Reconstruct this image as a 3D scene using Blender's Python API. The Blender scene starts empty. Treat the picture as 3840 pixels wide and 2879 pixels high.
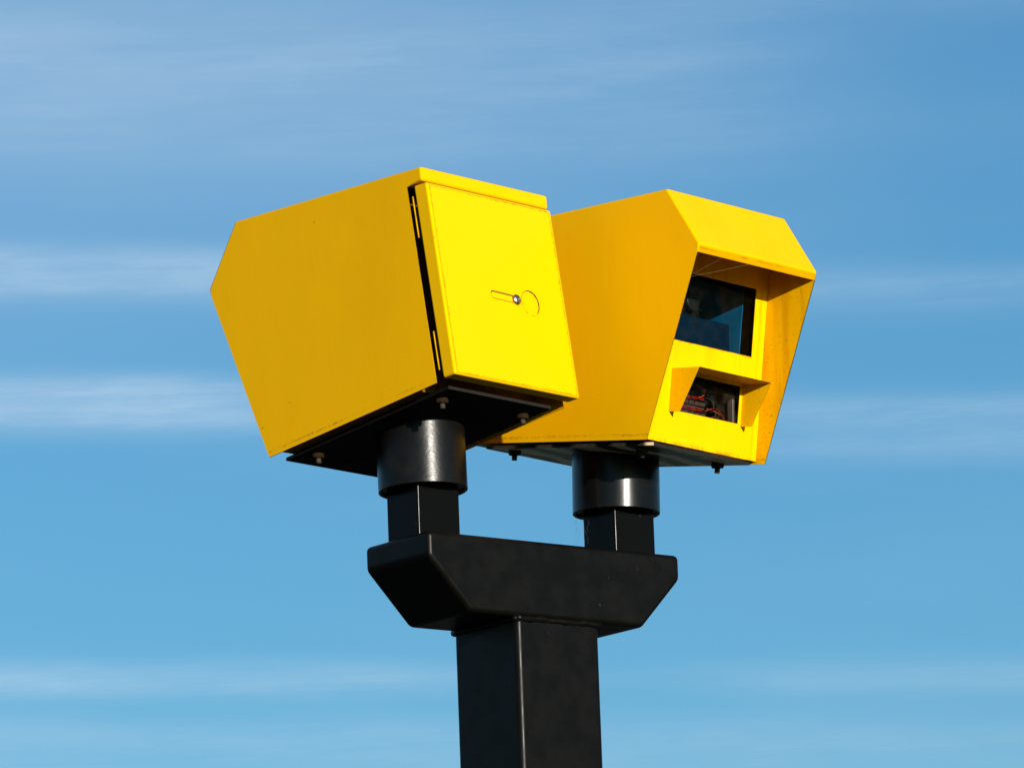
import bpy, bmesh, math, random
from mathutils import Vector, Matrix
random.seed(7)
S = bpy.context.scene
COL = S.collection

# ------------------------------------------------------------------ camera, sky, sun, exposure
cd = bpy.data.cameras.new('camera'); cam = bpy.data.objects.new('camera', cd); COL.objects.link(cam)
cd.sensor_width = 36.0; cd.sensor_fit = 'HORIZONTAL'; cd.lens = 6.0972*36.0
cd.clip_start = 0.1; cd.clip_end = 6000
R = Matrix(((0.99932, 0.0370, 0.0009), (0.0084, -0.2030, -0.9791), (-0.0362, 0.9785, -0.2031)))
q = R.to_quaternion(); q.normalize()
cam.matrix_world = Matrix.Translation((0.0, -12.6868, -2.119)) @ q.to_matrix().to_4x4()
S.camera = cam
S.render.resolution_x = 1024; S.render.resolution_y = 767

SUN = Vector((0.4595, -0.871, 0.176)).normalized()
EL = math.asin(SUN.z); AZ = math.atan2(SUN.x, SUN.y)
sl = bpy.data.lights.new('sun', 'SUN'); sl.energy = 5.0; sl.angle = math.radians(0.5); sl.color = (1.0, 0.93, 0.82)
so = bpy.data.objects.new('sun', sl); COL.objects.link(so)
so.rotation_euler = SUN.to_track_quat('Z', 'Y').to_euler(); so.location = SUN*20

w = bpy.data.worlds.new('World'); S.world = w; w.use_nodes = True
nt = w.node_tree; nt.nodes.clear()
def N(t, **k):
    n = nt.nodes.new(t)
    for a, b in k.items(): setattr(n, a, b)
    return n
def M(op, a, b=None, c=None):
    n = N('ShaderNodeMath', operation=op)
    for i, x in enumerate((a, b, c)):
        if x is None: continue
        if hasattr(x, 'is_linked'): nt.links.new(x, n.inputs[i])
        else: n.inputs[i].default_value = x
    return n.outputs[0]
sky = N('ShaderNodeTexSky', sky_type='NISHITA'); sky.sun_disc = False
sky.sun_elevation = EL; sky.sun_rotation = AZ
sky.altitude = 0; sky.air_density = 1.0; sky.dust_density = 0.6; sky.ozone_density = 1.5
SKY_STRENGTH = 0.0707
SKY_TINT = (0.355, 0.735, 1.03, 1)
tint = N('ShaderNodeMix', data_type='RGBA', blend_type='MULTIPLY'); tint.inputs['Factor'].default_value = 1
nt.links.new(sky.outputs[0], tint.inputs['A']); tint.inputs['B'].default_value = SKY_TINT
# thin cirrus, laid out by compass bearing and height above the horizon
tc = N('ShaderNodeTexCoord'); sep = N('ShaderNodeSeparateXYZ'); nt.links.new(tc.outputs['Generated'], sep.inputs[0])
el = M('ARCSINE', sep.outputs[2]); az = M('ARCTAN2', sep.outputs[0], sep.outputs[1])
def noise(sa, se, seed, scale=1.0, detail=4, rough=0.55):
    cx = N('ShaderNodeCombineXYZ')
    nt.links.new(M('MULTIPLY', az, sa), cx.inputs[0]); nt.links.new(M('MULTIPLY', el, se), cx.inputs[1]); cx.inputs[2].default_value = seed
    n = N('ShaderNodeTexNoise'); nt.links.new(cx.outputs[0], n.inputs['Vector'])
    n.inputs['Scale'].default_value = scale; n.inputs['Detail'].default_value = detail; n.inputs['Roughness'].default_value = rough
    return n.outputs[0]
warp = M('MULTIPLY', M('SUBTRACT', noise(10, 60, 3.1), 0.5), 0.0022)
wel = M('ADD', M('ADD', el, warp), M('MULTIPLY', az, 0.037))   # the cloud sheet dips a little to one side

def smooth(x, a, b):
    n = N('ShaderNodeMapRange', interpolation_type='SMOOTHSTEP')
    nt.links.new(x, n.inputs[0]); n.inputs[1].default_value = a; n.inputs[2].default_value = b
    return n.outputs[0]
def band(e0, s, amp, azw=None):
    t = M('DIVIDE', M('SUBTRACT', wel, e0), s)
    g = M('MULTIPLY', M('POWER', 2.718, M('MULTIPLY', M('MULTIPLY', t, t), -1.0)), amp)
    if azw: g = M('MULTIPLY', g, azw)
    return g
left = smooth(az, 0.03, -0.06); right = smooth(az, 0.0, 0.05); mid = smooth(az, 0.075, 0.02)
f1 = smooth(noise(26, 150, 1.7, detail=6, rough=0.62), 0.25, 0.75)
total = None
bands = [(0.2238, 0.0026, 0.28, left), (0.2200, 0.0030, 0.36, left), (0.2195, 0.0034, 0.20, right),
         (0.2035, 0.0022, 0.34, left), (0.1995, 0.0032, 0.46, left), (0.1995, 0.0030, 0.24, right), (0.1945, 0.0026, 0.20, right),
         (0.1570, 0.0026, 0.42, left), (0.1570, 0.0028, 0.18, right), (0.1480, 0.0036, 0.18, None),
         (0.2560, 0.0090, 0.18, mid), (0.2440, 0.0060, 0.09, mid), (0.2660, 0.0040, 0.08, right),
         (0.1410, 0.0050, 0.14, None)]
for e0, s, a, zz in bands:
    b = band(e0, s, a, zz)
    total = b if total is None else M('ADD', total, b)
fib = smooth(noise(30, 700, 5.5, detail=7, rough=0.7), 0.28, 0.74)
total = M('MULTIPLY', total, M('MULTIPLY', M('ADD', M('MULTIPLY', f1, 0.7), 0.5), M('ADD', M('MULTIPLY', fib, 0.32), 0.78)))
broad = M('MULTIPLY', smooth(noise(9, 40, 8.2, detail=4), 0.35, 0.8), 0.05)
haze_hi = M('MULTIPLY', M('MULTIPLY', smooth(el, 0.19, 0.27), smooth(az, 0.09, -0.06)), 0.22)
total = M('MINIMUM', M('ADD', M('ADD', total, broad), haze_hi), 0.9)
cm = N('ShaderNodeMix', data_type='RGBA'); nt.links.new(total, cm.inputs['Factor'])
nt.links.new(tint.outputs['Result'], cm.inputs['A']); cm.inputs['B'].default_value = (4.5, 5.7, 6.8, 1)
bg = N('ShaderNodeBackground'); bg.inputs['Strength'].default_value = SKY_STRENGTH
nt.links.new(cm.outputs['Result'], bg.inputs['Color'])
wo = N('ShaderNodeOutputWorld'); nt.links.new(bg.outputs[0], wo.inputs[0])

S.view_settings.view_transform = 'Standard'; S.view_settings.look = 'None'
S.view_settings.exposure = 0.85; S.view_settings.gamma = 1.0; S.view_settings.use_curve_mapping = False

# ------------------------------------------------------------------ materials
def m_w(m, wdt): return m.math('MULTIPLY', m.ramp(m.noise(45, 4, 0.7, None, (6, 1, 1)), 0.35, 0.7, 0.35, 1.3), wdt)
class Mat:
    def __init__(s, name, color, rough=0.5, spec=0.5, metal=0.0):
        s.m = bpy.data.materials.new(name); s.m.use_nodes = True; s.t = s.m.node_tree
        s.b = s.t.nodes['Principled BSDF']
        s.b.inputs['Roughness'].default_value = rough; s.b.inputs['Metallic'].default_value = metal
        s.b.inputs['Specular IOR Level'].default_value = spec
        s.col = s.rgb(color); s.tc = s.t.nodes.new('ShaderNodeTexCoord'); s.out()
    def rgb(s, c):
        n = s.t.nodes.new('ShaderNodeRGB'); n.outputs[0].default_value = (*c, 1); return n.outputs[0]
    def out(s): s.t.links.new(s.col, s.b.inputs['Base Color'])
    def noise(s, scale, detail=4, rough=0.55, stretch=None, w=None):
        n = s.t.nodes.new('ShaderNodeTexNoise'); n.inputs['Scale'].default_value = scale
        n.inputs['Detail'].default_value = detail; n.inputs['Roughness'].default_value = rough
        mp = s.t.nodes.new('ShaderNodeMapping'); s.t.links.new(s.tc.outputs['Object'], mp.inputs[0])
        if stretch: mp.inputs['Scale'].default_value = stretch
        if w: mp.inputs['Location'].default_value = w
        s.t.links.new(mp.outputs[0], n.inputs['Vector']); return n.outputs[0]
    def math(s, op, a, b=None, c=None):
        n = s.t.nodes.new('ShaderNodeMath'); n.operation = op
        for i, x in enumerate((a, b, c)):
            if x is None: continue
            if hasattr(x, 'is_linked'): s.t.links.new(x, n.inputs[i])
            else: n.inputs[i].default_value = x
        return n.outputs[0]
    def ramp(s, x, a, b, lo=0.0, hi=1.0):
        n = s.t.nodes.new('ShaderNodeMapRange'); n.interpolation_type = 'SMOOTHSTEP'; s.t.links.new(x, n.inputs[0])
        for i, v in zip((1, 2, 3, 4), (a, b, lo, hi)):
            if hasattr(v, 'is_linked'): s.t.links.new(v, n.inputs[i])
            else: n.inputs[i].default_value = v
        return n.outputs[0]
    def mix(s, fac, c):
        n = s.t.nodes.new('ShaderNodeMix'); n.data_type = 'RGBA'; s.t.links.new(fac, n.inputs['Factor'])
        s.t.links.new(s.col, n.inputs['A']); n.inputs['B'].default_value = (*c, 1); s.col = n.outputs['Result']; s.out()
    def xyz(s):
        n = s.t.nodes.new('ShaderNodeSeparateXYZ'); s.t.links.new(s.tc.outputs['Object'], n.inputs[0]); return n.outputs
    def bump(s, h, strength=0.2, dist=0.001):
        n = s.t.nodes.new('ShaderNodeBump'); n.inputs['Strength'].default_value = strength; n.inputs['Distance'].default_value = dist
        s.t.links.new(h, n.inputs['Height']); s.t.links.new(n.outputs[0], s.b.inputs['Normal'])
    def rough(s, x): s.t.links.new(x, s.b.inputs['Roughness'])

YEL = (0.60, 0.315, 0.0004); DIRT = (0.11, 0.045, 0.006)
def yellow(name, col=YEL, grime=1.0, bottom=False, mottle=1.0, kind=''):
    m = Mat(name, col, 0.42, 0.12); m.b.inputs['Specular Tint'].default_value = (1.0, 0.66, 0.02, 1)
    m.mix(m.ramp(m.noise(7, 5, 0.6, (1, 1, 0.45)), 0.40, 0.80, 0, 0.32*mottle), (0.51, 0.245, 0.0005))       # faded, chalky patches
    m.mix(m.ramp(m.noise(60, 3, 0.6, (1, 1, 0.12)), 0.55, 0.85, 0, 0.10*mottle), (0.37, 0.16, 0.001))      # faint run marks
    m.mix(m.ramp(m.noise(420, 2, 0.7), 0.35, 0.75, 0, 0.13), (0.40, 0.20, 0.0005))                          # fine grain of the coating
    m.mix(m.ramp(m.noise(62, 1, 0.5, None, (3, 1, 2)), 0.80, 0.82, 0, 0.6*grime), DIRT)                # specks
    if bottom:   # line of grime just above the lower folded edge
        o = m.xyz(); h = m.math('ADD', o[2], m.math('MULTIPLY', o[1], 0.1241))       # height above the sloping lower edge
        h = m.math('SUBTRACT', h, 0.0057)
        line = m.ramp(m.math('ABSOLUTE', m.math('SUBTRACT', h, m.math('ADD', 0.007, m.math('MULTIPLY', m.noise(16, 3), 0.006)))), 0.0042, 0.0, 0, 1)
        n = m.math('MULTIPLY', m.ramp(m.noise(90, 5, 0.8, None, (5, 5, 5)), 0.40, 0.66), m.ramp(m.noise(9, 2, 0.5, None, (2, 5, 5)), 0.36, 0.62, 0.12, 1.0))
        m.mix(m.math('MULTIPLY', m.math('MULTIPLY', line, n), 0.75*grime), DIRT)
    if kind == 'shell':
        o = m.xyz()
        # grime line under the fold of the front hood
        h = m.math('ABSOLUTE', m.math('SUBTRACT', o[2], m.math('ADD', 0.3745, m.math('MULTIPLY', m.noise(7, 2), 0.004))))
        f = m.math('MULTIPLY', m.ramp(h, 0.0032, 0.0008), m.ramp(o[1], 0.205, 0.215))
        inside = m.ramp(m.math('ABSOLUTE', o[0]), 0.1885, 0.186)
        f = m.math('MULTIPLY', f, m.ramp(m.noise(22, 5, 0.7, None, (1, 7, 3)), 0.40, 0.62, 0.1, 0.75))
        m.mix(m.math('MULTIPLY', f, inside), (0.22, 0.09, 0.003))
        lipz = m.math('MULTIPLY', m.ramp(o[2], 0.3835, 0.3790), m.ramp(o[1], 0.205, 0.215))
        m.mix(m.math('MULTIPLY', m.math('MULTIPLY', lipz, inside), 0.35), (0.46, 0.20, 0.0006))
        # brown stains run down the inner faces of the side walls
        iw = m.math('MULTIPLY', m.ramp(m.math('ABSOLUTE', o[0]), 0.1882, 0.1875), m.ramp(m.math('ABSOLUTE', o[0]), 0.1860, 0.1865))
        st = m.ramp(m.noise(34, 4, 0.6, (1, 1, 0.10)), 0.42, 0.66, 0, 0.55)
        m.mix(m.math('MULTIPLY', iw, st), (0.42, 0.17, 0.001))
        m.mix(m.math('MULTIPLY', iw, m.ramp(m.noise(140, 4, 0.75, None, (8, 8, 8)), 0.56, 0.70, 0, 0.6)), (0.20, 0.085, 0.004))
    if kind == 'panel':
        o = m.xyz()
        for z0, amp, wdt, xc, hw in ((0.2198, 0.8, 0.0045, 0.0, 0.150), (0.0755, 0.5, 0.003, -0.0145, 0.106)):     # dirt collected under each window's lower edge
            d = m.math('SUBTRACT', z0, o[2])
            f = m.math('MULTIPLY', m.ramp(m.math('ABSOLUTE', d), m_w(m, wdt), 0.0), m.ramp(m.math('ABSOLUTE', m.math('SUBTRACT', o[0], xc)), hw+0.002, hw-0.003))
            m.mix(m.math('MULTIPLY', f, amp), (0.16, 0.06, 0.004))
        run = m.math('MULTIPLY', m.ramp(m.noise(38, 4, 0.6, (1, 1, 0.08), (2, 2, 2)), 0.46, 0.68), m.ramp(o[2], 0.08, 0.21, 0, 0.35))
        m.mix(run, (0.50, 0.22, 0.001))
        col_ = m.math('MULTIPLY', m.ramp(m.math('ABSOLUTE', m.math('ADD', o[0], 0.168)), 0.006, 0.001), m.ramp(m.noise(14, 3), 0.3, 0.6, 0.1, 0.45))
        m.mix(col_, (0.48, 0.21, 0.001))
        m.mix(m.math('MULTIPLY', m.ramp(o[2], 0.016, 0.006), m.ramp(m.noise(30, 4, 0.7), 0.4, 0.65, 0, 0.6)), DIRT)
    if kind == 'hood':
        m.mix(m.ramp(m.noise(120, 4, 0.75), 0.54, 0.72, 0, 0.5), (0.26, 0.11, 0.003))
    m.bump(m.math('ADD', m.math('MULTIPLY', m.noise(300, 3), 0.05), m.math('MULTIPLY', m.noise(5, 2), 2.2)), 0.5, 0.0011)
    m.rough(m.ramp(m.noise(14, 4), 0.3, 0.7, 0.34, 0.52))
    return m.m
def black(name, col=(0.0022, 0.0021, 0.0017), rough=(0.30, 0.45), dust=0.05, spec=0.10, dustcol=(0.010, 0.008, 0.0045), fine=0.06):
    m = Mat(name, col, 0.35, spec)
    m.mix(m.ramp(m.noise(9, 5, 0.65), 0.45, 0.85, 0, dust), dustcol)
    m.mix(m.ramp(m.noise(180, 3, 0.7), 0.55, 0.8, 0, dust*0.6), dustcol)
    m.mix(m.ramp(m.noise(95, 1, 0.5, (1, 1, 0.5), (2, 9, 4)), 0.80, 0.82, 0, 0.14), (0.07, 0.06, 0.045))
    m.bump(m.noise(160, 3), fine, 0.0008)
    m.rough(m.ramp(m.noise(20, 4), 0.3, 0.7, *rough))
    return m.m
m_shell = yellow('yellow_shell_paint', bottom=True, kind='shell')
m_panel = yellow('yellow_panel_paint', (0.63, 0.355, 0.0004), mottle=0.8, kind='panel')
m_hood = yellow('yellow_small_hood_paint', kind='hood')
m_door = yellow('yellow_door_paint', (0.61, 0.34, 0.0004), mottle=0.5)
m_case = yellow('shaded_yellow_inner_case_paint', (0.11, 0.055, 0.002), grime=1.0)  # same yellow as outside, its shade put into the colour as dark brown
m_pole = black('black_pole_paint')
m_post = black('black_post_paint', rough=(0.16, 0.24), spec=0.07)
m_collar = black('black_collar_paint', (0.0026, 0.0026, 0.0025), rough=(0.27, 0.33), dust=0.2, fine=0.28, spec=0.20, dustcol=(0.035, 0.03, 0.02))
m_collar2 = black('black_smooth_collar_paint', (0.0026, 0.0026, 0.0025), rough=(0.22, 0.28), dust=0.25, fine=0.06, spec=0.20, dustcol=(0.035, 0.03, 0.02))
m_plate = black('black_plate_paint', (0.004, 0.004, 0.004), dust=0.05, rough=(0.6, 0.7), spec=0.06)
m_weld = black('black_weld_paint', dust=0.4, fine=0.5)
def plate_reflection():
    m = Mat('painted_reflection_plate', (0.012, 0.011, 0.010), 0.4, 0.4)
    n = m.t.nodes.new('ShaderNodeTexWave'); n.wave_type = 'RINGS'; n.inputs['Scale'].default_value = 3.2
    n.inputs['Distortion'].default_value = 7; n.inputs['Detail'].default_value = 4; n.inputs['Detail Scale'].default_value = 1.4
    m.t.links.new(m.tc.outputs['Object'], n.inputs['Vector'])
    m.mix(m.ramp(n.outputs['Fac'], 0.25, 0.75, 0.02, 1.0), (0.80, 0.66, 0.48))  # pale swirls: reflection of sunlit ground painted into the colour
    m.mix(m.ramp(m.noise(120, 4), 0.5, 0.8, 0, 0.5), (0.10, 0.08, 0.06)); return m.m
m_plate2 = plate_reflection()
def simple(name, col, rough=0.5, spec=0.5, metal=0.0, nscale=60, amt=0.3):
    m = Mat(name, col, rough, spec, metal)
    m.mix(m.ramp(m.noise(nscale, 4), 0.4, 0.8, 0, amt), tuple(c*0.45 for c in col)); return m.m
m_edge = simple('sunlit_plate_edge', (0.012, 0.0105, 0.008), 0.7, 0.1, 0.0, 120, 0.6)  # paler than the plate: sunlight on its edge put into the colour
m_washer = simple('weathered_rubber_washer', (0.016, 0.0095, 0.0035), 0.95, 0.05, 0, 150, 0.8)
m_bolt = simple('zinc_bolt', (0.032, 0.025, 0.017), 0.6, 0.15, 0.0, 150, 0.6)
m_dark = simple('silhouette_black_bolt', (0.02, 0.018, 0.016), 0.8, 0.2)  # right camera's bolts: dark silhouette painted into their colour
m_steel = simple('stainless_button_bolt', (0.50, 0.42, 0.34), 0.28, 0.5, 1.0, 200, 0.4)
m_hexdark = simple('dark_bolt_socket', (0.03, 0.025, 0.02), 0.6)
m_blue = simple('blue_sheet', (0.0, 0.17, 0.34), 0.5, 0.1)
m_navy = simple('dark_blue_box', (0.0, 0.018, 0.045), 0.4, 0.2)
m_grey = simple('grey_bracket', (0.22, 0.21, 0.20), 0.5, 0.5, 0.3)
m_clear = simple('greyish_plastic_terminal', (0.10, 0.075, 0.065), 0.25, 0.5)
m_red = simple('red_plastic', (0.30, 0.010, 0.008), 0.35, 0.5)
m_orange = simple('orange_cable_sheath', (0.62, 0.10, 0.008), 0.4, 0.5)
m_black = simple('black_plastic', (0.012, 0.012, 0.012), 0.4, 0.5)
m_thread = simple('spider_silk', (0.16, 0.13, 0.06), 0.5, 0.2)

def film_mat():
    m = Mat('reflective_yellow_film', (0.65, 0.325, 0.0004), 0.34, 0.18); m.b.inputs['Specular Tint'].default_value = (1.0, 0.8, 0.02, 1)
    o = m.xyz()
    # the film's cut edge collects brown dirt, broken up like the honeycomb it is made of
    ex = m.math('ABSOLUTE', m.math('SUBTRACT', o[0], 0.0)); dx = m.math('SUBTRACT', 0.1800, ex)
    dz = m.math('MINIMUM', m.math('SUBTRACT', o[2], 0.0690), m.math('SUBTRACT', 0.4700, o[2]))
    d = m.math('MINIMUM', dx, dz)
    cell = m.t.nodes.new('ShaderNodeTexVoronoi'); cell.inputs['Scale'].default_value = 125; m.t.links.new(m.tc.outputs['Object'], cell.inputs[0])
    brk = m.ramp(m.noise(26, 4, 0.7), 0.30, 0.62)
    line = m.math('MULTIPLY', m.ramp(d, 0.0016, 0.0008), m.math('ADD', 0.35, m.math('MULTIPLY', brk, 0.6)))
    m.mix(line, (0.30, 0.10, 0.003))
    tri = m.math('MULTIPLY', m.ramp(d, 0.0055, 0.0018), m.ramp(cell.outputs['Distance'], 0.45, 0.62))
    m.mix(m.math('MULTIPLY', m.math('MULTIPLY', tri, brk), 0.75), (0.33, 0.12, 0.003))
    cells = m.math('MULTIPLY', m.ramp(cell.outputs['Distance'], 0.45, 0.7, 0, 0.10), m.ramp(o[2], 0.20, 0.08))
    m.mix(cells, (0.55, 0.30, 0.002))
    m.mix(m.ramp(m.noise(9, 4), 0.45, 0.8, 0, 0.12), (0.60, 0.29, 0.0006))
    return m.m
m_film = film_mat()
m_rim = simple('brown_shade_in_film_cut', (0.09, 0.028, 0.002), 0.8, 0.1, 0, 200, 0.5)

def glass_mat(name, tintc, gloss=0.012):
    m = bpy.data.materials.new(name); m.use_nodes = True; t = m.node_tree; t.nodes.clear()
    o = t.nodes.new('ShaderNodeOutputMaterial'); mx = t.nodes.new('ShaderNodeMixShader')
    tr = t.nodes.new('ShaderNodeBsdfTransparent'); gl = t.nodes.new('ShaderNodeBsdfGlossy'); df = t.nodes.new('ShaderNodeBsdfDiffuse')
    tr.inputs[0].default_value = (*tintc, 1); gl.inputs['Roughness'].default_value = 0.03
    df.inputs[0].default_value = (0.35, 0.30, 0.24, 1)
    fr = t.nodes.new('ShaderNodeFresnel'); fr.inputs[0].default_value = 1.45
    fm = t.nodes.new('ShaderNodeMath'); fm.operation = 'MULTIPLY'; fm.inputs[1].default_value = 0.15; t.links.new(fr.outputs[0], fm.inputs[0]); t.links.new(fm.outputs[0], mx.inputs[0]); t.links.new(tr.outputs[0], mx.inputs[1]); t.links.new(gl.outputs[0], mx.inputs[2])
    m2 = t.nodes.new('ShaderNodeMixShader'); nz = t.nodes.new('ShaderNodeTexNoise'); nz.inputs['Scale'].default_value = 40; nz.inputs['Detail'].default_value = 6
    tcn = t.nodes.new('ShaderNodeTexCoord'); t.links.new(tcn.outputs['Object'], nz.inputs['Vector'])
    mr = t.nodes.new('ShaderNodeMapRange'); t.links.new(nz.outputs[0], mr.inputs[0])
    for i, v in zip((1, 2, 3, 4), (0.45, 0.85, 0.0, gloss)): mr.inputs[i].default_value = v
    t.links.new(mr.outputs[0], m2.inputs[0]); t.links.new(mx.outputs[0], m2.inputs[1]); t.links.new(df.outputs[0], m2.inputs[2])
    t.links.new(m2.outputs[0], o.inputs[0]); return m
m_glass = glass_mat('tinted_window_glass', (0.50, 0.54, 0.55))
m_glass2 = glass_mat('lower_window_glass', (0.52, 0.49, 0.46), 0.06)

gm = Mat('dry_ground', (0.045, 0.042, 0.036), 0.9, 0.1)
gm.mix(gm.ramp(gm.noise(0.3, 6), 0.4, 0.7, 0, 0.6), (0.03, 0.04, 0.016)); m_ground = gm.m

# ------------------------------------------------------------------ mesh helpers
def link(name, bm, mat, parent=None, smooth=False, mods=()):
    bmesh.ops.recalc_face_normals(bm, faces=bm.faces)
    me = bpy.data.meshes.new(name); bm.to_mesh(me); bm.free()
    for m in (mat if isinstance(mat, (list, tuple)) else [mat]): me.materials.append(m)
    if smooth:
        for p in me.polygons: p.use_smooth = True
    o = bpy.data.objects.new(name, me); COL.objects.link(o)
    if parent: o.parent = parent
    for kind, kw in mods:
        md = o.modifiers.new(kind.lower(), kind)
        for a, b in kw.items(): setattr(md, a, b)
    return o
def bevel(wd, seg=3): return ('BEVEL', dict(width=wd, segments=seg, limit_method='ANGLE', angle_limit=math.radians(25), harden_normals=False))
def solid(th, off=-1): return ('SOLIDIFY', dict(thickness=th, offset=off, use_even_offset=True))
WN = ('WEIGHTED_NORMAL', dict(keep_sharp=False))
def add_box(bm, x0, x1, y0, y1, z0, z1, mi=0):
    v = [bm.verts.new((x, y, z)) for x in (x0, x1) for y in (y0, y1) for z in (z0, z1)]
    for f in ((0, 1, 3, 2), (4, 6, 7, 5), (0, 4, 5, 1), (2, 3, 7, 6), (0, 2, 6, 4), (1, 5, 7, 3)):
        bm.faces.new([v[i] for i in f]).material_index = mi
    return v
def add_prism(bm, prof, x0, x1, mi=0):     # profile in (y, z) extruded along x
    a = [bm.verts.new((x0, y, z)) for y, z in prof]; b = [bm.verts.new((x1, y, z)) for y, z in prof]
    bm.faces.new(a).material_index = mi; bm.faces.new(b[::-1]).material_index = mi
    n = len(prof)
    for i in range(n): bm.faces.new([a[i], b[i], b[(i+1) % n], a[(i+1) % n]]).material_index = mi
def add_cyl(bm, c, ax, r, h, seg=32, r2=None, mi=0):
    ax = Vector(ax).normalized(); mt = Matrix.Translation(Vector(c)+ax*h/2) @ ax.to_track_quat('Z', 'Y').to_matrix().to_4x4()
    g = bmesh.ops.create_cone(bm, cap_ends=True, segments=seg, radius1=r, radius2=r if r2 is None else r2, depth=h, matrix=mt)
    for v in g['verts']:
        for f in v.link_faces: f.material_index = mi
def add_tube(bm, pts, r, seg=8):
    rings = []
    for i, p in enumerate(pts):
        p = Vector(p); t = (Vector(pts[min(i+1, len(pts)-1)])-Vector(pts[max(i-1, 0)])).normalized()
        a = t.orthogonal().normalized(); b = t.cross(a)
        if rings:
            a = (pa - t*pa.dot(t)).normalized(); b = t.cross(a)
        pa = a
        rr = r[i] if isinstance(r, (list, tuple)) else r
        rings.append([bm.verts.new(p+(a*math.cos(2*math.pi*k/seg)+b*math.sin(2*math.pi*k/seg))*rr) for k in range(seg)])
    for A, B in zip(rings, rings[1:]):
        for k in range(seg): bm.faces.new([A[k], A[(k+1) % seg], B[(k+1) % seg], B[k]])
    bm.faces.new(rings[0]); bm.faces.new(rings[-1])
def empty(name, mat4, label, cat, group=None):
    o = bpy.data.objects.new(name, None); COL.objects.link(o); o.empty_display_size = 0.1
    o.matrix_world = mat4; o['label'] = label; o['category'] = cat
    if group: o['group'] = group
    return o

# ------------------------------------------------------------------ ground (below the frame)
bm = bmesh.new(); GZ = -3.72
v = [bm.verts.new(p) for p in ((-900, -900, GZ), (900, -900, GZ), (900, 900, GZ), (-900, 900, GZ))]; bm.faces.new(v)
g = link('ground', bm, m_ground); g['kind'] = 'structure'

# ------------------------------------------------------------------ pole with crossbeam
BYAW = 0.6601
pole = empty('camera_pole', Matrix.Translation((0, 0, GZ)) @ Matrix.Rotation(BYAW, 4, 'Z'),
             'tall black square steel pole whose crossbeam carries both yellow cameras', 'pole')
def pz(z): return z-GZ        # height above the ground
bm = bmesh.new(); add_box(bm, -0.1075, 0.1075, -0.1075, 0.1075, 0.0, pz(0.002)); link('pole', bm, m_pole, pole, True, (bevel(0.013, 5), WN))
bm = bmesh.new()
L, D, H, E_, LB = 0.3265, 0.1085, 0.1600, 0.0515, 0.2225
prof = [(-L, H), (L, H), (L, H-E_), (LB, 0), (-LB, 0), (-L, H-E_)]
a = [bm.verts.new((x, -D, pz(z))) for x, z in prof]; b = [bm.verts.new((x, D, pz(z))) for x, z in prof]
bm.faces.new(a); bm.faces.new(b[::-1])
for i in range(6): bm.faces.new([a[i], b[i], b[(i+1) % 6], a[(i+1) % 6]])
link('crossbeam', bm, m_pole, pole, True, (bevel(0.011, 5), WN))
for s in (-1, 1):
    bm = bmesh.new(); x = s*0.2547
    add_box(bm, x-0.0535, x+0.0535, -0.0535, 0.0535, pz(H-0.003), pz(0.325))
    link('post', bm, m_post, pole, True, (bevel(0.0045, 4), WN))
def weld_loop(hx, cx, z, r, step=0.011):
    bm = bmesh.new(); pts = []
    cs = [(-hx, -hx), (hx, -hx), (hx, hx), (-hx, hx), (-hx, -hx)]
    for (x0, y0), (x1, y1) in zip(cs, cs[1:]):
        n = max(2, int(math.hypot(x1-x0, y1-y0)/step))
        for k in range(n):
            t = k/n; j = lambda: random.uniform(-1, 1)*r*0.18
            pts.append((cx+x0+(x1-x0)*t+j(), y0+(y1-y0)*t+j(), z+j()))
    pts.append(pts[0])
    add_tube(bm, pts, [r*random.uniform(0.75, 1.2) for _ in pts], 8)
    return bm
link('weld_bead', weld_loop(0.1065, 0, pz(-0.003), 0.0066), m_weld, pole, True)
for s in (-1, 1): link('weld_bead', weld_loop(0.0530, s*0.2547, pz(H+0.0005), 0.0028), m_weld, pole, True)

# ------------------------------------------------------------------ the two yellow cameras (one housing, mounted back to back)
HW = 0.19; TH = 0.003
TR, TF, AP, LIP, BF, BR = (-0.3925, 0.5091), (0.1408, 0.513), (0.2262, 0.3835), (0.2184, 0.3672), (0.0733, -0.0034), (-0.4040, 0.0557)
SLIT, CAP = (-0.3507, 0.4749), (-0.3938, 0.4796)
def py(z): return 0.04942+0.1181*z           # front panel plane
def bot(y, k=0.0): return -0.0034-0.1241*(y-0.0733)+k
def shell_bm():
    bm = bmesh.new(); P = {}
    for s in (-1, 1):
        for k, (y, z) in dict(TR=TR, TF=TF, AP=AP, LIP=LIP, BF=BF, BR=BR, SL=SLIT, CA=CAP).items():
            P[k, s] = bm.verts.new((s*HW, y, z))
    for s in (-1, 1): bm.faces.new([P[k, s] for k in ('TR', 'TF', 'AP', 'LIP', 'BF', 'BR', 'SL', 'CA')][::s])
    for a, b in (('CA', 'TR'), ('TR', 'TF'), ('TF', 'AP'), ('AP', 'LIP'), ('SL', 'CA')):
        bm.faces.new([P[a, -1], P[b, -1], P[b, 1], P[a, 1]])
    bmesh.ops.recalc_face_normals(bm, faces=bm.faces)
    if sum(f.normal.z for f in bm.faces if abs(f.normal.z) > 0.9 and f.calc_center_median().z > 0.5) < 0:
        bmesh.ops.reverse_faces(bm, faces=bm.faces)
    ed = [e for e in bm.edges if len(e.link_faces) == 2]
    bmesh.ops.bevel(bm, geom=ed, offset=0.0055, segments=4, profile=0.5, affect='EDGES', clamp_overlap=True)
    return bm
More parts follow.
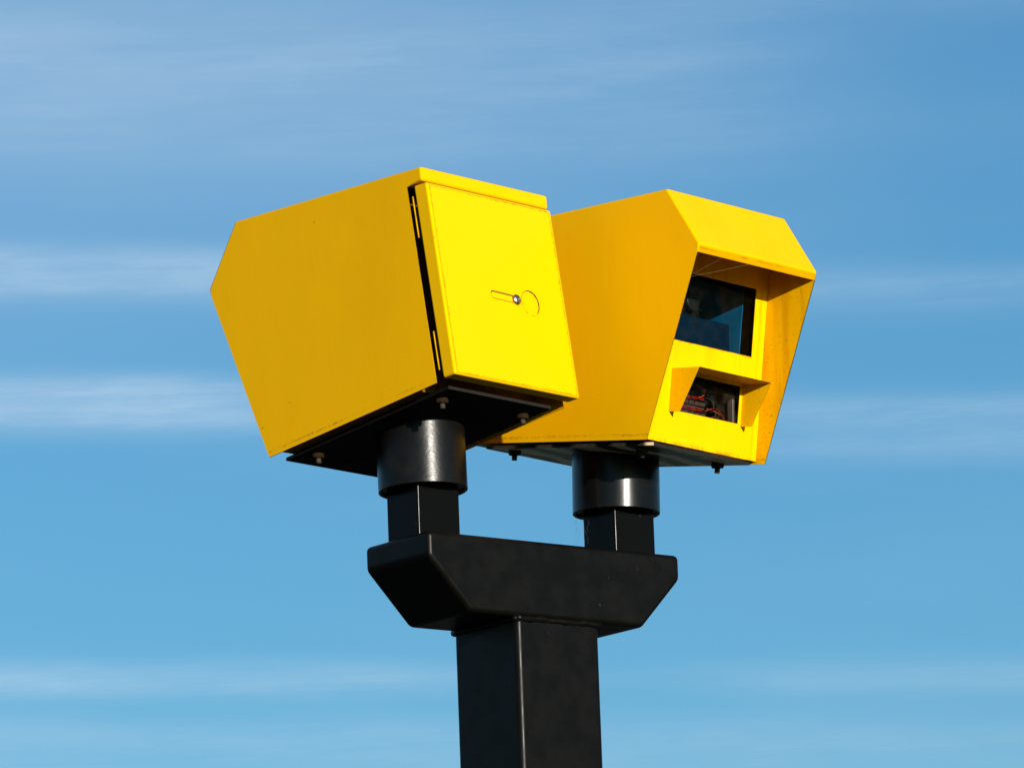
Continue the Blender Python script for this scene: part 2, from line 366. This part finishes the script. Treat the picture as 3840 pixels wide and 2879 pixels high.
def holed_plate(x0, x1, z0, z1, holes, th):
    xs = sorted({x0, x1, *[h[0] for h in holes], *[h[1] for h in holes]}); zs = sorted({z0, z1, *[h[2] for h in holes], *[h[3] for h in holes]})
    bm = bmesh.new(); V = {}
    def vv(x, z):
        if (x, z) not in V: V[x, z] = bm.verts.new((x, py(z), z))
        return V[x, z]
    for xa, xb in zip(xs, xs[1:]):
        for za, zb in zip(zs, zs[1:]):
            cx, cz = (xa+xb)/2, (za+zb)/2
            if any(h[0] < cx < h[1] and h[2] < cz < h[3] for h in holes): continue
            bm.faces.new([vv(xa, za), vv(xb, za), vv(xb, zb), vv(xa, zb)])
    return bm
W1 = (-0.150, 0.150, 0.2198, 0.3625); W2 = (-0.1205, 0.0915, 0.0755, 0.1535)

def make_camera(mat4, label, variant):
    root = empty('traffic_camera', mat4, label, 'traffic camera', 'yellow traffic cameras on the black pole')
    bm = shell_bm(); link('shell', bm, m_shell, root, True, (solid(TH), WN))
    # inner case
    bm = bmesh.new(); c = 0.172
    rear = -0.338
    add_prism(bm, [(rear, bot(rear, 0.006)), (py(0.01)-0.004, bot(py(0.01), 0.006)), (py(0.01)-0.004, bot(py(0.01), 0.009)), (rear, bot(rear, 0.009))], -c, c)
    for s in (-1, 1):
        xa, xb = sorted((s*c, s*(c-0.002)))
        add_prism(bm, [(rear, bot(rear, 0.010)), (py(0.01)-0.004, bot(py(0.01), 0.010)), (py(0.5)-0.004, 0.5), (rear+0.055, 0.5)], xa, xb)
    add_prism(bm, [(rear-0.003, bot(rear, 0.006)), (rear, bot(rear, 0.006)), (rear+0.055, 0.5), (rear+0.052, 0.5)], -c, c)
    link('inner_case', bm, m_case, root)
    # front panel
    bm = holed_plate(-0.1865, 0.1865, 0.005, 0.507, (W1, W2), TH)
    bmesh.ops.recalc_face_normals(bm, faces=bm.faces)
    fp = link('front_panel', bm, m_panel, root, False, (solid(0.0025, 0), bevel(0.0008, 2)))
    for (x0, x1, z0, z1), gm_ in ((W1, m_glass), (W2, m_glass2)):
        bm = bmesh.new(); e = 0.006
        bm.faces.new([bm.verts.new((x, py(z)-0.006, z)) for x, z in ((x0-e, z0-e), (x1+e, z0-e), (x1+e, z1+e), (x0-e, z1+e))])
        link('window_pane', bm, gm_, fp)
    # small hood over the lower window
    bm = bmesh.new(); xl, xr = 0.1004, -0.1303
    fin = [(py(0.1605)+0.0018, 0.1605), (0.1435, 0.1523), (0.0885, 0.0667), (py(0.0702)+0.0018, 0.0702)]
    A = [bm.verts.new((xl, y, z)) for y, z in fin]; B = [bm.verts.new((xr, y, z)) for y, z in fin]
    bm.faces.new(A); bm.faces.new(B[::-1]); bm.faces.new([A[0], B[0], B[1], A[1]])
    bmesh.ops.bevel(bm, geom=[e for e in bm.edges if len(e.link_faces) == 2], offset=0.003, segments=3, profile=0.5, affect='EDGES')
    link('window_hood', bm, m_hood, fp, True, (solid(0.0018), WN))
    # door
    DT, DB, DW = (-0.4025, 0.4745), (-0.4525, 0.0655), 0.1865
    bm = bmesh.new()
    add_prism(bm, [DT, (-0.3665, 0.4742), (-0.4190, 0.0630), DB], -DW, DW)
    bf = [f for f in bm.faces if f.calc_center_median().z < 0.1 and abs(f.normal.x) < .5]
    bmesh.ops.recalc_face_normals(bm, faces=bm.faces)
    door = link('door', bm, m_door, root, False, (bevel(0.0045, 8),))
    nn = Vector((0, -0.9927, 0.1213)); cc = 0.4571
    def dy(z, off=0.0): return -(cc+off-0.1213*z)/0.9927
    # film with a slot and a round cut-out
    bm = bmesh.new()
    fx0, fx1 = -0.1800, 0.1800
    out = [(fx0, 0.0690), (fx1, 0.0690), (fx1, 0.4700), (fx0, 0.4700)]
    slot = []; sc, sr = 0.2562, 0.0078
    for k in range(13): t = math.pi/2+math.pi*k/12; slot.append((-0.0335+sr*math.cos(t), sc+0.0005+sr*math.sin(t)))
    for k in range(13): t = -math.pi/2+math.pi*k/12; slot.append((0.029+sr*math.cos(t), sc-0.001+sr*math.sin(t)))
    circ = [(0.0760+0.0262*math.cos(2*math.pi*k/40), 0.2543+0.0268*math.sin(2*math.pi*k/40)) for k in range(40)]
    es = []
    for loop in (out, slot, circ):
        vs = [bm.verts.new((x, dy(z, 0.0006), z)) for x, z in loop]
        es += [bm.edges.new((vs[i], vs[(i+1) % len(vs)])) for i in range(len(vs))]
    bmesh.ops.triangle_fill(bm, edges=es, use_beauty=True, use_dissolve=False)
    def inside(p, poly):
        r = False
        for (xa, za), (xb, zb) in zip(poly, poly[1:]+poly[:1]):
            if (za > p[1]) != (zb > p[1]) and p[0] < (xb-xa)*(p[1]-za)/(zb-za)+xa: r = not r
        return r
    bad = [f for f in bm.faces if any(inside((f.calc_center_median().x, f.calc_center_median().z), pl) for pl in (slot, circ))]
    if bad: bmesh.ops.delete(bm, geom=bad, context='FACES')
    link('reflective_film', bm, m_film, door)
    # recess shade painted as brown rims on the cut edges of slot and circle
    for name, loop, wd in (('slot_edge_shade', slot, 0.0014), ('circle_edge_shade', circ, 0.0015)):
        bm = bmesh.new(); n = len(loop)
        mx_, mz_ = sum(p[0] for p in loop)/n, sum(p[1] for p in loop)/n
        ins, outs = [], []
        for i, (x, z) in enumerate(loop):
            (xa, za), (xb, zb) = loop[i-1], loop[(i+1) % n]
            t = Vector((xb-xa, zb-za)).normalized(); nr = Vector((t.y, -t.x))
            if nr.dot(Vector((x-mx_, z-mz_))) < 0: nr = -nr
            # wider on the upper and far side, broken below
            ang = nr.normalized(); k = max(0.30, 0.35+0.85*(ang.x*0.75+ang.y*0.55)) if name == 'circle_edge_shade' else (1.0 if ang.y > 0.3 else 0.38)
            k *= random.uniform(0.7, 1.15); ww = wd*k*1.3
            outs.append(bm.verts.new((x+nr.x*ww*0.7, dy(z+nr.y*ww*0.7, 0.0010), z+nr.y*ww*0.7)))
            ins.append(bm.verts.new((x-nr.x*ww, dy(z-nr.y*ww, 0.0010), z-nr.y*ww)))
        for i in range(n):
            if name == 'circle_edge_shade' and 20 < i < 36 and random.random() < 0.35: continue
            bm.faces.new([ins[i], ins[(i+1) % n], outs[(i+1) % n], outs[i]])
        link(name, bm, m_rim, door)
    # button head bolt
    bm = bmesh.new(); c0 = Vector((0.0335, dy(0.2551, 0.0012), 0.2551)); r = 0.0118
    fr = nn.to_track_quat('Z', 'Y').to_matrix()
    prof = [(r, -0.002), (r, 0.0015), (r*0.93, 0.0035), (r*0.78, 0.0052), (r*0.58, 0.0063), (r*0.42, 0.0067), (r*0.40, 0.0067), (r*0.38, 0.003), (0.0002, 0.003)]
    rings = [[bm.verts.new(c0+fr @ Vector((rr*math.cos(2*math.pi*k/28), rr*math.sin(2*math.pi*k/28), hh))) for k in range(28)] for rr, hh in prof]
    for j, (A, B) in enumerate(zip(rings, rings[1:])):
        for k in range(28):
            f = bm.faces.new([A[k], A[(k+1) % 28], B[(k+1) % 28], B[k]]); f.material_index = 1 if j >= 6 else 0
    link('button_bolt', bm, [m_steel, m_hexdark], door, True)
    # hinges in the gap
    for (ya, za), (yb, zb) in (((-0.3585, 0.4535), (-0.3693, 0.3655)), ((-0.3955, 0.1650), (-0.4058, 0.0830))):
        bm = bmesh.new(); x = -0.1805
        a_, b_ = Vector((x, ya, za)), Vector((x, yb, zb)); m1 = a_.lerp(b_, 0.49); m2 = a_.lerp(b_, 0.51)
        add_tube(bm, [a_, m1], 0.0025, 10); add_tube(bm, [m1, m2], 0.0022, 10); add_tube(bm, [m2, b_], 0.0025, 10)
        link('hinge', bm, m_hood, root, True)
    # black base plate, bolts and collar
    bm = bmesh.new(); y0, y1 = -0.4015, 0.0615; t0, t1 = -0.0065, 0.0
    add_prism(bm, [(y0, bot(y0, t0)), (y1, bot(y1, t0)), (y1, bot(y1, t1)), (y0, bot(y0, t1))], -0.153, 0.153)
    for f in bm.faces:
        c_ = f.calc_center_median()
        if c_.y < y0+0.002 or c_.y > y1-0.002: f.material_index = 1
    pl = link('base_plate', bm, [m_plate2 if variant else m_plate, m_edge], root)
    dn = Vector((0, -0.123, -0.9924))
    for x in (-0.12, 0.12):
        for y in (-0.350, 0.003):
            bm = bmesh.new(); p = Vector((x, y, bot(y, t0)))
            seg = 20; rings = []
            for rr, hh in ((0.0136, -0.001), (0.0138, 0.004), (0.0126, 0.0080), (0.0122, 0.0092), (0.004, 0.0092)):
                rings.append([bm.verts.new(p+dn*(hh+random.uniform(-1, 1)*0.0007)+Vector((math.cos(2*math.pi*k/seg), math.sin(2*math.pi*k/seg), 0))*rr*random.uniform(0.94, 1.05)) for k in range(seg)])
            for A, B in zip(rings, rings[1:]):
                for k in range(seg): bm.faces.new([A[k], A[(k+1) % seg], B[(k+1) % seg], B[k]])
            add_cyl(bm, p+dn*0.009, dn, 0.0056, 0.0115, 16, mi=1)
            link('bolt', bm, [m_dark, m_dark] if variant else [m_washer, m_bolt], pl, True)
    cy = -0.178; r = 0.0916; zb = -0.1005; seg = 96
    bm = bmesh.new(); base, rim, top = [], [], []
    cz = Vector((-0.003, cy, 0))
    rings = []
    for rr, zf in ((0.0, lambda y: zb+0.006), (r-0.007, lambda y: zb+0.006), (r-0.006, lambda y: zb+0.001), (r-0.0045, lambda y: zb), (r-0.001, lambda y: zb), (r, lambda y: zb+0.001), (r, lambda y: zb+0.0016), (r, lambda y: zb+0.003),
                   (r, lambda y: zb+0.03), (r, lambda y: zb+0.06), (r, lambda y: bot(y, t0)+0.0006)):
        ring = []
        for k in range(seg):
            x, y = cz.x+rr*math.cos(2*math.pi*k/seg), cy+rr*math.sin(2*math.pi*k/seg)
            ring.append(bm.verts.new((x, y, zf(y))))
        rings.append(ring)
    for A, B in zip(rings, rings[1:]):
        for k in range(seg): bm.faces.new([A[k], A[(k+1) % seg], B[(k+1) % seg], B[k]])
    bmesh.ops.remove_doubles(bm, verts=bm.verts, dist=1e-6)
    col = link('collar', bm, m_collar2 if variant else m_collar, root, True)
    es_ = col.modifiers.new('edges', 'EDGE_SPLIT'); es_.split_angle = math.radians(50)
    bm = bmesh.new()
    add_cyl(bm, (-0.003+0.02, cy-0.078, zb+0.0055), (0, 0, -1), 0.004, 0.006, 12)
    link('grub_screw', bm, m_bolt, col, True)
    if variant:
        # equipment behind the panes
        bm = bmesh.new(); add_prism(bm, [(-0.24, 0.19), (0.0375, 0.19), (0.060, 0.375), (-0.24, 0.375)], -0.151, -0.148); link('blue_divider', bm, m_blue, root)
        bm = bmesh.new(); add_box(bm, -0.128, 0.13, -0.02, 0.035, 0.200, 0.2915); bx_ = link('equipment_box', bm, m_navy, root, False, (bevel(0.001, 1),))
        for x, z in ((-0.105, 0.279), (-0.100, 0.2505), (-0.02, 0.277)):
            for k in range(3):
                bm = bmesh.new(); add_cyl(bm, (x+k*0.006, 0.0345, z), (0, 1, 0), 0.0017, 0.003, 8); link('screw', bm, m_bolt, bx_)
        bm = bmesh.new(); add_box(bm, -0.060, 0.02, -0.03, 0.01, 0.292, 0.325)
        add_cyl(bm, (-0.02, 0.0, 0.325), (0, 1, 0), 0.020, 0.03, 24)
        link('lens_housing', bm, m_black, root, True, (bevel(0.002, 2),))
        bm = bmesh.new()
        for k in range(4):
            p0 = Vector((0.03-k*0.022, 0.012, 0.306)); add_tube(bm, [p0+Vector((0, 0, 0)), p0+Vector((-0.006, 0.004, 0.010)), p0+Vector((-0.014, 0.002, 0.002)), p0+Vector((-0.02, 0, -0.008))], 0.0011, 6)
        add_tube(bm, [(0.06, 0.012, 0.318), (0.02, 0.012, 0.320)], 0.0012, 6); add_tube(bm, [(-0.04, 0.012, 0.318), (-0.068, 0.012, 0.316)], 0.0010, 6)
        link('bare_wire', bm, m_bolt, root, True)
        # lower window
        bm = bmesh.new()
        add_prism(bm, [(0.030, 0.062), (0.045, 0.062), (0.045, 0.136), (0.030, 0.158)], -0.140, -0.122)
        add_box(bm, -0.142, -0.140, -0.02, 0.047, 0.062, 0.165)
        link('metal_bracket', bm, m_grey, root, False, (bevel(0.001, 1),))
        for zt in (0.128, 0.104, 0.080):
            bm = bmesh.new()
            add_box(bm, -0.060, 0.11, -0.015, 0.020, zt-0.004, zt+0.002)
            for k in range(9):
                x = 0.095-k*0.018+random.uniform(-.001, .001)
                add_box(bm, x-0.007, x+0.007, -0.01, 0.026, zt+0.0022, zt+0.011)
            link('terminal_block', bm, m_clear, root, False, (bevel(0.001, 1),))
            bm = bmesh.new()
            for k in range(5):
                x = 0.06-k*0.024+random.uniform(-.008, .008); add_box(bm, x-0.008, x+0.008, 0.0, 0.029, zt-0.011+random.uniform(-.001, .002), zt-0.0045)
            for k in range(10):
                x = 0.095-k*0.017; add_cyl(bm, (x, 0.026, zt+0.0125), (0, 0, 1), 0.0012, 0.003, 6, mi=1)
            link('red_connector', bm, [m_red, m_bolt], root)
        for j, (m_, pts) in enumerate(((m_orange, [(-0.062, 0.024, 0.104), (-0.085, 0.030, 0.100), (-0.104, 0.034, 0.090), (-0.108, 0.034, 0.078), (-0.100, 0.034, 0.070), (-0.08, 0.03, 0.066)]),
                              (m_red, [(-0.058, 0.022, 0.098), (-0.078, 0.034, 0.108), (-0.098, 0.036, 0.094), (-0.109, 0.036, 0.074)]),
                              (m_orange, [(-0.02, 0.02, 0.15), (-0.035, 0.034, 0.145), (-0.045, 0.036, 0.134), (-0.040, 0.034, 0.126), (-0.028, 0.03, 0.122)]),
                              (m_red, [(-0.01, 0.02, 0.15), (-0.03, 0.036, 0.148), (-0.05, 0.036, 0.138), (-0.052, 0.036, 0.128)]),
                              (m_black, [(-0.05, 0.024, 0.128), (-0.070, 0.034, 0.122), (-0.075, 0.034, 0.106), (-0.065, 0.032, 0.094)]),
                              (m_clear, [(-0.06, 0.03, 0.082), (-0.075, 0.036, 0.088), (-0.09, 0.036, 0.082), (-0.086, 0.036, 0.074), (-0.07, 0.034, 0.070)]))):
            # smooth the polyline
            P_ = [Vector(p) for p in pts]
            for _ in range(3):
                Q = [P_[0]]
                for a_, b_ in zip(P_, P_[1:]): Q += [a_.lerp(b_, 0.25), a_.lerp(b_, 0.75)]
                P_ = Q+[P_[-1]]
            bm = bmesh.new(); add_tube(bm, P_, 0.0013, 8); link('cable', bm, m_, root, True)
        bm = bmesh.new(); add_box(bm, -0.119, 0.14, -0.03, -0.026, 0.02, 0.185); link('backing_board', bm, m_black, root)
    return root

R1 = Matrix(((0.67127, -0.74095, -0.01997), (0.74114, 0.67057, 0.03248), (-0.01068, -0.03661, 0.99927)))
R2 = Matrix(((-0.66270, 0.7485, 0.02407), (-0.7487, -0.66291, 0.00117), (0.01683, -0.01724, 0.99971)))
MA = Matrix.Translation((-0.3318, -0.0326, 0.3569)) @ R1.to_4x4()
MB = Matrix.Translation((0.3309, 0.0339, 0.3558)) @ R2.to_4x4()
make_camera(MA, 'yellow box camera seen from behind, its closed door held by a round steel bolt', 0)
make_camera(MB, 'yellow box camera facing forward with two glass windows under a sloping hood', 1)

# ------------------------------------------------------------------ spider threads
def world(Mx, p): return Mx @ Vector(p)
bm = bmesh.new()
add_tube(bm, [world(MB, p) for p in ((0.187, 0.2007, 0.3185), (0.105, 0.2102, 0.3422), (0.0248, 0.2195, 0.3665))], 0.00016, 5)
add_tube(bm, [world(MB, p) for p in ((0.187, 0.2010, 0.3225), (0.150, 0.2100, 0.3440), (0.1135, 0.2195, 0.3655))], 0.0001, 5)
o = link('spider_thread', bm, m_thread); o['label'] = 'thin pale spider thread strung under the hood of the right camera'; o['category'] = 'spider thread'
bm = bmesh.new(); Rb = Matrix.Rotation(BYAW, 4, 'Z')
cc_ = world(MB, (-0.003, -0.178, -0.1005))
for k in range(11):
    # strands hanging between the collar's rim and the post and beam
    a_ = cc_+Vector((-0.088+random.uniform(0, .026), -0.02+random.uniform(-.01, .01), 0.0))
    pts = [a_]; n = random.randint(4, 7)
    for j in range(n): pts.append(pts[-1]+Vector((random.uniform(-.006, .006), random.uniform(-.004, .004), -random.uniform(.004, .015))))
    add_tube(bm, pts, 0.00011, 4)
o = link('cobweb', bm, m_hexdark); o['label'] = 'wispy torn cobweb hanging below the right camera collar beside its post'; o['category'] = 'cobweb'
